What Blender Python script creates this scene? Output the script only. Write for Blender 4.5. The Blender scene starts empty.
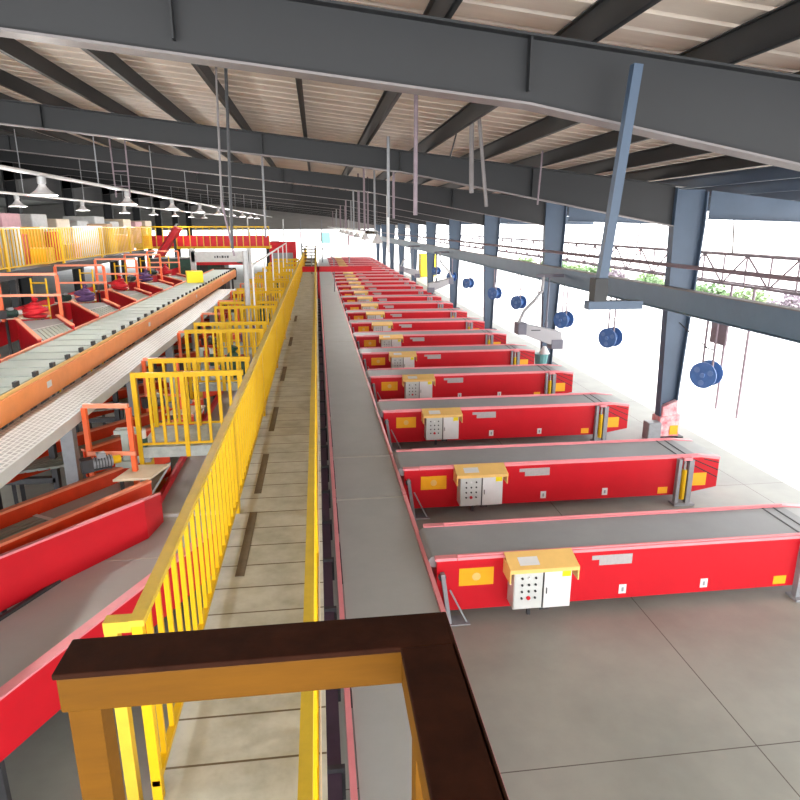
import bpy, math, random
from mathutils import Vector, Matrix
random.seed(7)
C = bpy.context.scene.collection
PI = math.pi

# ------------------------------------------------------------------ materials
def mat(name, col, rough=0.5, metal=0.0, var=0.0, scale=6.0, spec=0.5, bump=0.0, emit=None, es=0.0, coat=0.0, stretch=None, alt=None):
    m = bpy.data.materials.new(name); m.use_nodes = True
    nt = m.node_tree; b = nt.nodes['Principled BSDF']
    b.inputs['Base Color'].default_value = (*col, 1)
    b.inputs['Roughness'].default_value = rough
    b.inputs['Metallic'].default_value = metal
    b.inputs['Specular IOR Level'].default_value = spec
    b.inputs['Coat Weight'].default_value = coat
    if emit:
        b.inputs['Emission Color'].default_value = (*emit, 1); b.inputs['Emission Strength'].default_value = es
    if var or alt:
        tc = nt.nodes.new('ShaderNodeTexCoord'); mp = nt.nodes.new('ShaderNodeMapping')
        if stretch: mp.inputs['Scale'].default_value = stretch
        no = nt.nodes.new('ShaderNodeTexNoise'); no.inputs['Scale'].default_value = scale
        no.inputs['Detail'].default_value = 6; no.inputs['Roughness'].default_value = 0.65
        cr = nt.nodes.new('ShaderNodeValToRGB')
        cr.color_ramp.elements[0].position = 0.3; cr.color_ramp.elements[1].position = 0.72
        lo = alt if alt else tuple(max(0, c*(1-var)) for c in col)
        cr.color_ramp.elements[0].color = (*lo, 1); cr.color_ramp.elements[1].color = (*col, 1)
        nt.links.new(tc.outputs['Object'], mp.inputs['Vector']); nt.links.new(mp.outputs['Vector'], no.inputs['Vector'])
        nt.links.new(no.outputs['Fac'], cr.inputs['Fac']); nt.links.new(cr.outputs['Color'], b.inputs['Base Color'])
        if bump:
            bp = nt.nodes.new('ShaderNodeBump'); bp.inputs['Strength'].default_value = bump; bp.inputs['Distance'].default_value = 0.01
            nt.links.new(no.outputs['Fac'], bp.inputs['Height']); nt.links.new(bp.outputs['Normal'], b.inputs['Normal'])
    return m

RED = mat('red_paint', (0.58, 0.006, 0.016), 0.42, spec=0.35, var=0.10, scale=2.5)
RIM = mat('lit_red_rim', (0.88, 0.30, 0.33), 0.45, var=0.12, scale=5)  # red rim, with the strong light on its top put into the colour
DRED = mat('chute_red', (0.60, 0.010, 0.02), 0.5, spec=0.35, var=0.3, scale=4)
ORIM = mat('orange_rim', (0.92, 0.30, 0.17), 0.45, var=0.12, scale=5)
ORG = mat('orange_panel', (1.0, 0.34, 0.09), 0.45, var=0.15, scale=3)
ORF = mat('orange_frame', (0.85, 0.13, 0.03), 0.45, var=0.15, scale=8)
YEL = mat('yellow_paint', (0.70, 0.42, 0.003), 0.45, spec=0.3, var=0.12, scale=6)
YELP = mat('yellow_handrail', (0.66, 0.45, 0.03), 0.40, var=0.2, scale=8)
YLAB = mat('amber_label', (0.92, 0.42, 0.01), 0.4, var=0.05, scale=9)
HOOD = mat('hood_yellow', (0.88, 0.56, 0.18), 0.4, var=0.08, scale=7)
STK = mat('sticker_yellow', (0.9, 0.75, 0.01), 0.4, var=0.04)
BELT = mat('grey_belt', (0.42, 0.43, 0.42), 0.55, var=0.10, scale=1.6)
BELTD = mat('dark_grey_belt', (0.32, 0.33, 0.34), 0.5, var=0.12, scale=1.6)
SLAT = mat('sorter_slat', (0.36, 0.42, 0.385), 0.5, var=0.10, scale=4)
SEAM = mat('pale_seam', (0.50, 0.49, 0.44), 0.5, var=0.1)
DARK = mat('dark_steel', (0.045, 0.045, 0.05), 0.5, var=0.3, scale=10)
BLK = mat('black_line', (0.012, 0.012, 0.014), 0.5, var=0.2)
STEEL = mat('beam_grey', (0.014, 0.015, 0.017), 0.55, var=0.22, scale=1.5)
STEELB = mat('beam_hazy_blue_grey', (0.055, 0.088, 0.14), 0.5, var=0.18, scale=1.5)  # blue grey steel, lightened in colour to carry the bluish haze
FLG = mat('flange_grey', (0.20, 0.18, 0.18), 0.5, var=0.25, scale=3)
GALV = mat('galvanised', (0.45, 0.45, 0.45), 0.4, metal=0.3, var=0.2, scale=9)
POST = mat('grey_post', (0.30, 0.31, 0.33), 0.45, var=0.2, scale=8)
WHT = mat('white_paint', (0.75, 0.75, 0.75), 0.4, var=0.08)
PANW = mat('panel_white', (0.60, 0.62, 0.60), 0.4, var=0.08)
PLATE = mat('grey_plate', (0.45, 0.42, 0.42), 0.4, var=0.15, scale=25)
GRN = mat('dark_green', (0.03, 0.10, 0.07), 0.6, var=0.4, scale=12)
BLUE = mat('reel_blue', (0.07, 0.17, 0.42), 0.4, var=0.25, scale=9)
REELL = mat('reel_light', (0.14, 0.24, 0.48), 0.4, var=0.2, scale=9)
PURP = mat('mauve_plate', (0.25, 0.19, 0.22), 0.5, var=0.25, scale=6)
BROWN = mat('dark_brown', (0.035, 0.010, 0.004), 0.8, spec=0.1, var=0.5, scale=10, bump=0.3)
AMB = mat('amber_frame', (0.16, 0.062, 0.001), 0.6, spec=0.15, var=0.3, scale=5, stretch=(0.4, 1, 3))
CREAM = mat('cream_plate', (0.78, 0.66, 0.50), 0.5, var=0.15, scale=6)
LEAF1 = mat('leaf_green', (0.055, 0.13, 0.025), 0.6, var=0.5, scale=3)
LEAF2 = mat('leaf_pale', (0.10, 0.17, 0.045), 0.6, var=0.4, scale=3)
LEAF3 = mat('leaf_mauve', (0.15, 0.11, 0.14), 0.6, var=0.4, scale=3)
BARK = mat('bark', (0.12, 0.08, 0.05), 0.8, var=0.4, scale=20)
LAMP = mat('lamp_glow', (1, 1, 1), 0.5, emit=(1, 0.97, 0.9), es=6)
SHADE = mat('lamp_shade', (0.72, 0.70, 0.70), 0.35, var=0.1)
CARD = mat('parcel_brown', (0.50, 0.33, 0.20), 0.7, var=0.2, scale=5)
PINK = mat('parcel_pink', (0.78, 0.45, 0.50), 0.7, var=0.2, scale=5)
WSACK = mat('sack_white', (0.65, 0.66, 0.66), 0.7, var=0.2, scale=8)
CYAN = mat('cyan_board', (0.10, 0.27, 0.27), 0.5, var=0.1)
PURSACK = mat('sack_purple', (0.12, 0.05, 0.17), 0.6, var=0.4, scale=9)
BOXG = mat('loader_grey', (0.40, 0.40, 0.42), 0.5, var=0.1, scale=3)
BOXD = mat('loader_dark', (0.16, 0.16, 0.20), 0.5, var=0.15, scale=3)
WOODB = mat('worn_strip', (0.17, 0.13, 0.085), 0.7, var=0.4, scale=6)

def floor_mat(name, col, dirt, jx, jy, ox, oy, joint=(0.1, 0.085, 0.075), jw=0.006, rough=0.5, nscale=0.8):
    """concrete with thin slab joints, in world metres (object origin at world origin)"""
    m = bpy.data.materials.new(name); m.use_nodes = True
    nt = m.node_tree; N = nt.nodes; L = nt.links; b = N['Principled BSDF']; b.inputs['Roughness'].default_value = rough
    b.inputs['Specular IOR Level'].default_value = 0.35
    tc = N.new('ShaderNodeTexCoord'); sx = N.new('ShaderNodeSeparateXYZ'); L.new(tc.outputs['Object'], sx.inputs[0])
    def line(sock, step, off):
        a = N.new('ShaderNodeMath'); a.operation = 'ADD'; a.inputs[1].default_value = 1000*step - off; L.new(sock, a.inputs[0])
        w = N.new('ShaderNodeMath'); w.operation = 'MODULO'; w.inputs[1].default_value = step; L.new(a.outputs[0], w.inputs[0])
        l = N.new('ShaderNodeMath'); l.operation = 'LESS_THAN'; l.inputs[1].default_value = jw*2; L.new(w.outputs[0], l.inputs[0])
        return l.outputs[0]
    no = N.new('ShaderNodeTexNoise'); no.inputs['Scale'].default_value = nscale; no.inputs['Detail'].default_value = 8; no.inputs['Roughness'].default_value = 0.6
    L.new(tc.outputs['Object'], no.inputs['Vector'])
    cr = N.new('ShaderNodeValToRGB'); cr.color_ramp.elements[0].position = 0.32; cr.color_ramp.elements[1].position = 0.62
    cr.color_ramp.elements[0].color = (*dirt, 1); cr.color_ramp.elements[1].color = (*col, 1); L.new(no.outputs['Fac'], cr.inputs['Fac'])
    mx = N.new('ShaderNodeMath'); mx.operation = 'MAXIMUM'
    L.new(line(sx.outputs['X'], jx, ox), mx.inputs[0]); L.new(line(sx.outputs['Y'], jy, oy), mx.inputs[1])
    mix = N.new('ShaderNodeMix'); mix.data_type = 'RGBA'
    L.new(mx.outputs[0], mix.inputs[0]); L.new(cr.outputs['Color'], mix.inputs[6]); mix.inputs[7].default_value = (*joint, 1)
    L.new(mix.outputs[2], b.inputs['Base Color'])
    return m
FLOOR = floor_mat('hall_concrete', (0.325, 0.33, 0.295), (0.25, 0.255, 0.23), 4.0, 6.0, 4.05, 4.6)
YARD = floor_mat('yard_concrete', (0.66, 0.64, 0.62), (0.58, 0.56, 0.54), 5.0, 5.0, 0.4, 0.9, joint=(0.5, 0.48, 0.46))
DECK = floor_mat('catwalk_planks', (0.54, 0.545, 0.485), (0.37, 0.37, 0.31), 9.0, 0.37, 3.0, 0.1, joint=(0.13, 0.10, 0.06), jw=0.008, nscale=3.5)
ROOF = mat('roof_sheet', (0.74, 0.65, 0.56), 0.6, var=0.0, scale=1.2, alt=(0.54, 0.46, 0.39), stretch=(0.25, 1.5, 1))

# ------------------------------------------------------------------ mesh builder
class MB:
    def __init__(s): s.v = []; s.f = []
    def add(s, vs, fs):
        o = len(s.v); s.v += [tuple(v) for v in vs]; s.f += [tuple(i+o for i in f) for f in fs]; return s
    def box(s, x0, x1, y0, y1, z0, z1):
        return s.add([(x0,y0,z0),(x1,y0,z0),(x1,y1,z0),(x0,y1,z0),(x0,y0,z1),(x1,y0,z1),(x1,y1,z1),(x0,y1,z1)],
                     [(3,2,1,0),(4,5,6,7),(0,1,5,4),(1,2,6,5),(2,3,7,6),(3,0,4,7)])
    def bar(s, p, q, w, h):
        p = Vector(p); q = Vector(q); d = (q-p).normalized()
        up = Vector((0,0,1)) if abs(d.z) < 0.95 else Vector((0,1,0))
        a = d.cross(up).normalized()*w/2; b = a.cross(d).normalized()*h/2
        return s.add([p-a-b, p+a-b, p+a+b, p-a+b, q-a-b, q+a-b, q+a+b, q-a+b],
                     [(0,1,2,3),(7,6,5,4),(4,5,1,0),(5,6,2,1),(6,7,3,2),(7,4,0,3)])
    def tube(s, p, q, r, n=10, r2=None, cap=True):
        p = Vector(p); q = Vector(q); d = (q-p).normalized(); r2 = r if r2 is None else r2
        up = Vector((0,0,1)) if abs(d.z) < 0.95 else Vector((0,1,0))
        a = d.cross(up).normalized(); b = a.cross(d).normalized()
        vs = [p+(a*math.cos(2*PI*i/n)+b*math.sin(2*PI*i/n))*r for i in range(n)] + [q+(a*math.cos(2*PI*i/n)+b*math.sin(2*PI*i/n))*r2 for i in range(n)]
        fs = [(i,(i+1)%n,n+(i+1)%n,n+i) for i in range(n)]
        if cap: fs += [tuple(range(n))[::-1], tuple(range(n,2*n))]
        return s.add(vs, fs)
    def path(s, pts, r, n=8):
        for a, b in zip(pts[:-1], pts[1:]): s.tube(a, b, r, n)
        return s
    def prism(s, prof, y0, y1):          # profile in XZ, extruded along Y
        n = len(prof)
        vs = [(x,y0,z) for x,z in prof] + [(x,y1,z) for x,z in prof]
        return s.add(vs, [tuple(range(n)), tuple(range(n,2*n))[::-1]] + [(i,n+i,n+(i+1)%n,(i+1)%n) for i in range(n)])
    def plate(s, poly, z0, z1):          # polygon in XY; z0/z1 numbers or lists
        n = len(poly); Z0 = z0 if isinstance(z0, list) else [z0]*n; Z1 = z1 if isinstance(z1, list) else [z1]*n
        vs = [(x,y,Z0[i]) for i,(x,y) in enumerate(poly)] + [(x,y,Z1[i]) for i,(x,y) in enumerate(poly)]
        return s.add(vs, [tuple(range(n))[::-1], tuple(range(n,2*n))] + [(i,(i+1)%n,n+(i+1)%n,n+i) for i in range(n)])
    def build(s, name, m, parent=None, loc=None, rz=0, smooth=False, bevel=0):
        me = bpy.data.meshes.new(name); me.from_pydata(s.v, [], s.f); me.materials.append(m)
        import bmesh
        bm = bmesh.new(); bm.from_mesh(me); bmesh.ops.recalc_face_normals(bm, faces=bm.faces); bm.to_mesh(me); bm.free()
        if smooth:
            for p in me.polygons: p.use_smooth = True
        o = bpy.data.objects.new(name, me); C.objects.link(o)
        if parent: o.parent = parent
        if loc: o.location = loc
        if rz: o.rotation_euler.z = rz
        if bevel:
            bv = o.modifiers.new('bevel', 'BEVEL'); bv.width = bevel; bv.segments = 2; bv.limit_method = 'ANGLE'
        return o

def tag(o, label, cat, group=None):
    o['label'] = label; o['category'] = cat
    if group: o['group'] = group
    return o
def thing(name, label, cat, loc=(0,0,0), rz=0, group=None):
    o = bpy.data.objects.new(name, None); C.objects.link(o); o.empty_display_size = 0.1
    o.location = loc; o.rotation_euler.z = rz
    return tag(o, label, cat, group)
def struct(name, mb, m, **k):
    o = mb.build(name, m, **k); o['kind'] = 'structure'; return o
def dup(o, loc=None, label=None, parent=None):
    c = o.copy(); C.objects.link(c)
    if parent: c.parent = parent
    if loc: c.location = loc
    if label: c['label'] = label
    for ch in list(o.children):
        dup(ch, parent=c)
    return c
ORD = ['first','second','third','fourth','fifth','sixth','seventh','eighth','ninth','tenth','eleventh','twelfth','thirteenth','fourteenth',
       'fifteenth','sixteenth','seventeenth','eighteenth','nineteenth','twentieth','twenty-first','twenty-second','twenty-third','twenty-fourth','twenty-fifth','twenty-sixth']
def nth(k, what='nearest', last=None):
    if k == 0: return 'nearest'
    if last is not None and k == last: return 'farthest'
    return ORD[k] + ' nearest'

# ------------------------------------------------------------------ setting
YEND = 88.0
FR = [5.5 + 8.15*k if k == 0 else 13.64 + 8.15*(k-1) for k in range(11)]
def gtop(x): return 6.47 - 0.105*x
struct('floor', MB().box(-40, 8.9, -8, 120, -0.3, 0), FLOOR)
g = MB().box(8.9, 140, -8, 200, -0.3, -0.005).build('ground', YARD); g['kind'] = 'structure'
# corrugated roof: ribs run down the slope
mb = MB(); ys = []; y = -2.0; up = False
prof = []
y = -8.0
while y < YEND:
    prof += [(y, 0.0), (y+0.33, 0.0), (y+0.35, 0.06), (y+0.40, 0.06)]; y += 0.42
xs = [-16.4, -6, 3, 13.2]; n = len(prof)
for x in xs:
    for (yy, dz) in prof: mb.v.append((x, yy, gtop(x)+0.29+dz))
for i in range(len(xs)-1):
    for j in range(n-1): mb.f.append((i*n+j, (i+1)*n+j, (i+1)*n+j+1, i*n+j+1))
o = len(mb.v)
mb.box(-16.4, -16.3, -8, YEND, gtop(-16.4)+0.1, gtop(-16.4)+0.29)
c = mb.build('ceiling', ROOF); c['kind'] = 'structure'
# upper bands closing the left side and the far end
struct('trim_1', MB().box(-16.62, -16.50, 0, YEND, 6.25, 8.2), mat('left_band', (0.07, 0.07, 0.075), 0.6, var=0.25, scale=0.7, stretch=(1, 0.1, 4)))
lw = mat('side_wall_grey', (0.42, 0.42, 0.41), 0.7, var=0.2, scale=1.0, stretch=(1, 1, 4))
struct('wall_left', MB().box(-38.2, -38, -8, 100, 0, 7.0), lw)
struct('trim_2', MB().plate([(-38.2,-8),(-16.6,-8),(-16.6,YEND),(-38.2,YEND)], [6.9,8.3,8.3,6.9], [7.0,8.45,8.45,7.0]), STEEL)
struct('wall_back', MB().plate([(-38, 87.6), (-16.4, 87.6), (13, 87.6), (13, 87.75), (-16.4, 87.75), (-38, 87.75)], [3.95, 4.2, 4.4, 4.4, 4.2, 3.95], [6.95, 8.42, 5.36, 5.36, 8.42, 6.95]),
       mat('back_band', (0.30, 0.29, 0.28), 0.6, var=0.15, scale=0.8, stretch=(1, 1, 5)))

# ------------------------------------------------------------------ steel frames
GP = 'painted steel portal frames across the hall'
for k, Y in enumerate(FR):
    w = 'nearest' if k == 0 else nth(k, last=len(FR)-1)
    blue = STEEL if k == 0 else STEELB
    g = thing('roof_girder', f'dark steel roof girder sloping down to the right, {w} to the camera', 'girder', (0, Y, 0), group=GP)
    dk = 0.0 if k else 0.10
    bot = [(-16.3, 7.1), (-13, gtop(-13)-0.42-dk), (1.73, gtop(1.73)-0.40-dk), (7.70, 4.83 if k else 4.73)]
    top = [(-16.3, gtop(-16.3)), (-13, gtop(-13)), (1.73, gtop(1.73)), (7.70, gtop(7.70))]
    web = MB()
    for i in range(3):
        (a, za), (b, zb) = bot[i], bot[i+1]; (c_, zc), (d_, zd) = top[i], top[i+1]
        web.add([(a,-.01,za),(b,-.01,zb),(d_,-.01,zd),(c_,-.01,zc),(a,.01,za),(b,.01,zb),(d_,.01,zd),(c_,.01,zc)],
                [(0,1,2,3),(7,6,5,4),(0,4,5,1),(1,5,6,2),(2,6,7,3),(3,7,4,0)])
    for x in (-9, -5, -1, 1.73, 4.5):
        zb = gtop(x)-0.4 if x <= 1.73 else 5.89+(x-1.73)*(4.80-5.89)/6.17
        web.box(x-.008, x+.008, -.09, .09, zb, gtop(x))
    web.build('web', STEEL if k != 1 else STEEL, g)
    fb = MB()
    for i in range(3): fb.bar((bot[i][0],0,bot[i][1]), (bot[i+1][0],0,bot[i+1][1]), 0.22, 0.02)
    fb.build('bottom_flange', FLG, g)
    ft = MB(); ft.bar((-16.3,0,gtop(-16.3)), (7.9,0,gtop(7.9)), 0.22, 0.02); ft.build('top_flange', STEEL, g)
    # canopy arm outside the column
    ca = MB(); ca.add([(8.55,-.01,4.98),(13,-.01,4.86),(13,-.01,gtop(13)),(8.55,-.01,gtop(8.55)),(8.55,.01,4.98),(13,.01,4.86),(13,.01,gtop(13)),(8.55,.01,gtop(8.55))],
        [(0,1,2,3),(7,6,5,4),(0,4,5,1),(1,5,6,2),(2,6,7,3),(3,7,4,0)])
    ca.bar((8.55,0,4.98), (13,0,4.86), 0.2, 0.02); ca.build('canopy_arm', STEELB, g)
    # right-hand column
    col = thing('steel_column', (f'blue grey tapered steel column on the open right side, {w} from the camera' if k != 1 else
                'large blue grey tapered steel column on the open right side with a red and white wrapped foot'), 'column', (8.1, Y, 0), group='columns on the open right side')
    MB().add([(-.20,-.01,0),(.13,-.01,0),(.32,-.01,4.85),(-.38,-.01,4.85),(-.20,.01,0),(.13,.01,0),(.32,.01,4.85),(-.38,.01,4.85)],
             [(0,1,2,3),(7,6,5,4),(0,4,5,1),(1,5,6,2),(2,6,7,3),(3,7,4,0)]).box(-.36, .30, -.01, .01, 4.85, gtop(8.2)-.02).build('web', STEELB, col)
    MB().bar((-.20,0,0), (-.38,0,4.8), 0.03, 0.22).box(-.395,-.365,-.11,.11,4.80,gtop(7.82)-.03).build('inner_flange', STEELB, col)
    MB().bar((.13,0,0), (.32,0,4.8), 0.03, 0.22).box(.305,.335,-.11,.11,4.80,gtop(8.54)-.03).build('outer_flange', STEELB, col)
    MB().box(-.34, .34, -.24, .24, 0, .03).build('base_plate', STEEL, col)
    if k == 1:
        rm = mat('peeling_wrap', (0.80, 0.02, 0.06), 0.5, alt=(0.72, 0.66, 0.66), scale=5.0, var=0.1)
        MB().plate([(-.20,-.15),(.17,-.15),(.17,.15),(-.20,.15)], .5, [.74,.90,.90,.74]).plate([(-.26,-.19),(.24,-.19),(.24,.19),(-.26,.19)], .03, [.50,.58,.58,.50]).build('foot_wrap', rm, col, bevel=.02)
        MB().box(.0,.20,-.205,-.19,.08,.30).build('foot_label', YLAB, col)
    # left-hand column
    if k >= 1:
        lc = thing('steel_column', f'dark steel column along the far left side of the hall, {ORD[k-1]} in its row', 'column', (-16.0, Y, 0), group='columns along the far left side')
        MB().box(-.3,.3,-.01,.01,0,8.05).build('web', STEEL, lc)
        for s in (-1, 1): MB().box(s*.3-.015, s*.3+.015, -.18, .18, 0, 8.05).build('flange', STEEL, lc)

px = [1.04 + 1.2*i for i in range(-14, 10)]
for i, x in enumerate(px):
    p = MB(); zt = gtop(x)+0.28; zb = gtop(x)+0.03
    p.box(x-.01, x+.01, 0.5, YEND, zb, zt); p.box(x, x+.05, 0.5, YEND, zb, zb+.012); p.box(x-.05, x, 0.5, YEND, zt-.02, zt-.008)
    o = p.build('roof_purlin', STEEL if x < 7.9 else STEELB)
    tag(o, (f'long dark roof purlin running away from the camera, {ORD[i]} from the left' if i < 22 else f'long hazy blue grey canopy purlin on the right, {"outermost" if i==len(px)-1 else "second outermost"} of all'),
        'purlin', 'purlins under the roof sheets')
# longitudinal beam and pipe joining the columns
TIE = mat('tie_hazy_blue_grey', (0.13, 0.20, 0.27), 0.5, var=0.18, scale=1.5)  # pale blue haze on the beam is put into this colour
b = thing('tie_beam', 'thick hazy blue grey horizontal beam running along the right-hand columns, above the hanging reels', 'beam', (7.68, 0, 0))
MB().box(-.012,.012, 2, 86, 3.05, 3.52).build('web', TIE, b)
MB().box(-.11,.11, 2, 86, 3.03, 3.05).build('bottom_flange', TIE, b)
MB().box(-.11,.11, 2, 86, 3.52, 3.54).build('top_flange', FLG, b)
tag(MB().tube((7.72, 2, 4.0), (7.72, 86, 3.98), 0.045, 8).build('overhead_pipe', PURP), 'straight mauve pipe running along the right-hand columns above the thick beam', 'pipe')
t = thing('lattice_truss', 'long horizontal lattice truss outside the right-hand columns, above the green hedge', 'truss', (10.5, 0, 0))
for z in (4.12, 3.38):
    MB().bar((0,5,z), (0,86,z), .07, .06).bar((.35,5,z), (.35,86,z), .07, .06).build('chord', PURP, t)
ln = MB(); yy = 5.0; i = 0
while yy < 86:
    ln.bar((0,yy,3.38), (0,yy,4.12), .035, .035)
    a, bq = (3.38, 4.12) if i % 2 == 0 else (4.12, 3.38)
    ln.bar((0,yy,a), (0,min(yy+.9,86),bq), .035, .035); ln.bar((0,yy,3.38), (.35,yy,3.38), .03, .03); ln.bar((0,yy,4.12), (.35,yy,4.12), .03, .03)
    yy += .9; i += 1
ln.build('lacing', PURP, t)
hg = [(11.2,), (15.8,), (21,), (29,), (37,), (45.5,)]
for i, (yy,) in enumerate(hg):
    MB().tube((.2, yy, 4.12), (.9, yy+1.2, 5.2), .022, 6).build('hanger', FLG, t)
for yy in (13.64+1.1, 13.64+2.0, 30.5, 47):
    MB().tube((.2, yy, 0), (.2, yy, 3.38), .035, 8).build('support_post', PURP, t)

# ------------------------------------------------------------------ telescopic conveyors
CW = 0.95; CL = 5.72
def make_conveyor(full, label):
    t = thing('telescopic_conveyor', label, 'conveyor', group='red telescopic belt conveyors in a row')
    prof = [(0.02,.16),(5.05,.16),(CL,.28),(CL,.84),(5.3,.87),(0.02,.87)]
    body = MB().prism(prof, 0, CW); body.build('body', RED, t, bevel=.006)
    for y0 in (-.012, CW-.078):
        r = MB(); r.box(0, .27, y0, y0+.09, .86, .90); r.box(.278, 5.35, y0, y0+.09, .86, .90); r.box(.278, 5.3, y0+.028, y0+.062, .90, .915)
        r.add([(5.35,y0,.86),(CL,y0,.80),(CL,y0+.09,.80),(5.35,y0+.09,.86),(5.35,y0,.90),(CL,y0,.855),(CL,y0+.09,.855),(5.35,y0+.09,.90)],
              [(3,2,1,0),(4,5,6,7),(0,1,5,4),(1,2,6,5),(2,3,7,6),(3,0,4,7)])
        r.build('side_rim', RIM, t)
    # belt wrapped around the head roller
    bp = [(5.3,.885),(0.0,.885)] + [(-.0-.075*math.sin(a), .81+.075*math.cos(a)) for a in [PI*i/8 for i in range(1,8)]] + [(0.0,.735),(.1,.735),(.1,.86),(5.3,.86)]
    MB().prism(bp, .085, CW-.085).build('belt', BELTD, t)
    MB().prism([(5.3,.86),(CL,.80),(CL,.845),(5.3,.885)], .085, CW-.085).build('boom_belt', BELT, t)
    s = MB()
    for x in (4.95, 5.12): s.bar((x, .085, .888), (x+.02, CW-.085, .888), .022, .006)
    s.build('belt_gap', BLK, t)
    s = MB()
    for a in (0, 1, 2): s.bar((4.98+.22*a, -.004, .84-.01*a), (5.71, -.004, .46+.14*a), .008, .016)
    s.build('boom_slot', BLK, t)
    # control cabinet with its hood
    cb = MB().box(.93, 1.66, -.24, 0, .27, .80).build('control_box', PANW, t)
    MB().add([(.86,.0,.93),(1.73,.0,.93),(1.73,-.30,.845),(.86,-.30,.845),(.86,.0,.915),(1.73,.0,.915),(1.73,-.30,.83),(.86,-.30,.83)],
             [(0,1,2,3),(7,6,5,4),(0,4,5,1),(1,5,6,2),(2,6,7,3),(3,7,4,0)]).box(.86,.875,-.30,0,.66,.85).box(1.715,1.73,-.30,0,.66,.85).box(.86,1.73,-.305,-.295,.795,.845).build('hood', HOOD, cb)
    MB().box(.94, 1.29, -.252, -.24, .28, .79).build('button_panel', PANW, cb)
    MB().box(1.31, 1.65, -.262, -.24, .28, .79).build('cabinet_door', WHT, cb)
    MB().box(1.293, 1.307, -.25, -.24, .28, .79).build('door_gap', BLK, cb)
    if full:
        for r in range(4):
            for c_ in range(3):
                x = 1.03+.085*c_; z = .70-.09*r
                big = (r == 3 and c_ == 1)
                MB().tube((x, -.252, z), (x, -.27, z), .026 if big else .014, 10).build('button', RED if big else (WHT if (r, c_) == (0, 1) else BLK), cb)
        MB().box(1.335, 1.345, -.275, -.262, .48, .56).build('door_handle', BLK, cb)
        MB().add([(1.0,-.10,.905),(1.25,-.10,.905),(1.25,-.24,.866),(1.0,-.24,.866)], [(3,2,1,0)]).build('hood_label', WHT, cb)
    else:
        b_ = MB()
        for r in range(4):
            for c_ in range(3): b_.box(1.018+.085*c_, 1.042+.085*c_, -.256, -.252, .69-.09*r, .714-.09*r)
        b_.build('buttons', BLK, cb)
    MB().box(1.53, 1.64, -.266, -.262, .70, .78).build('door_sticker', STK, cb)
    w = MB().box(.30, .74, -.006, 0, .50, .74).build('warning_label', YLAB, t)
    MB().tube((.52,-.006,.62), (.52,-.008,.62), .055, 12).build('warning_symbol', HOOD, w)
    MB().box(2.12, 2.56, -.006, 0, .66, .80).box(2.02, 2.12, -.006, 0, .74, .80).build('name_plate', PLATE, t)
    for x in (2.42, 3.55):
        q = MB().box(x, x+.10, -.006, 0, .23, .36).build('small_label', WHT, t)
        if full: MB().box(x+.035, x+.065, -.008, -.006, .26, .32).build('label_mark', POST, q)
    MB().box(4.60, 4.78, -.006, 0, .20, .32).build('amber_sticker', YLAB, t)
    MB().box(5.22, 5.50, -.006, 0, .32, .56).build('amber_sticker', YLAB, t)
    # end post beside the boom
    ep = MB().box(4.90, 4.96, -.09, 0, .03, .86).box(5.10, 5.19, -.09, 0, .03, .84).box(4.86, 5.24, -.16, .05, 0, .03).build('end_post', POST, t)
    MB().tube((5.03,-.06,.10), (5.03,-.06,.66), .045, 10).build('gas_strut', YEL, ep)
    MB().tube((5.03,-.06,.66), (5.03,-.06,.82), .022, 8).build('strut_rod', GALV, ep)
    MB().box(4.98, 5.14, -.10, .02, .84, .89).build('post_cap', RIM, ep)
    # legs
    for (x, y) in ((.12, .02), (.12, CW-.08), (5.0, CW-.08)):
        l = MB().box(x, x+.07, y, y+.06, 0, .17).box(x-.05, x+.25, y-.02, y+.08, 0, .015)
        if x < 1 and y < .5:
            l.bar((x-.04, -.05, .72), (x+.06, -.05, .02), .05, .07).bar((x+.06, -.05, .48), (x+.28, -.05, .02), .02, .02).box(x-.02, x+.32, -.10, 0, 0, .015)
        l.build('leg', DARK if y > .5 else POST, t)
    if full:
        MB().tube((.08,-.015,.66), (.08,-.05,.66), .05, 12).build('roller_bearing', DARK, t)
        MB().box(1.15, 1.19, -.15, -.11, .12, .27).build('cable_gland', DARK, t); MB().box(1.3,1.42,-.18,-.1,.2,.27).build('junction_block', DARK, t)
    return t
CY = [6.95, 9.98, 13.45, 16.8] + [16.8+3.3*i for i in range(1, 21)]
proto = make_conveyor(True, 'nearest red telescopic conveyor, its far right end cut off by the picture edge'); proto.location = (1.32, CY[0], 0)
lite = None
for k, y in enumerate(CY):
    if k == 0: continue
    lab = f'{nth(k, last=len(CY)-1)} red telescopic conveyor from the camera, with grey belt and yellow hooded control box'
    if k < 6: dup(proto, (1.32, y, 0), lab)
    elif lite is None:
        lite = make_conveyor(False, lab); lite.location = (1.32, y, 0)
    else: dup(lite, (1.32, y, 0), lab)

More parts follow.
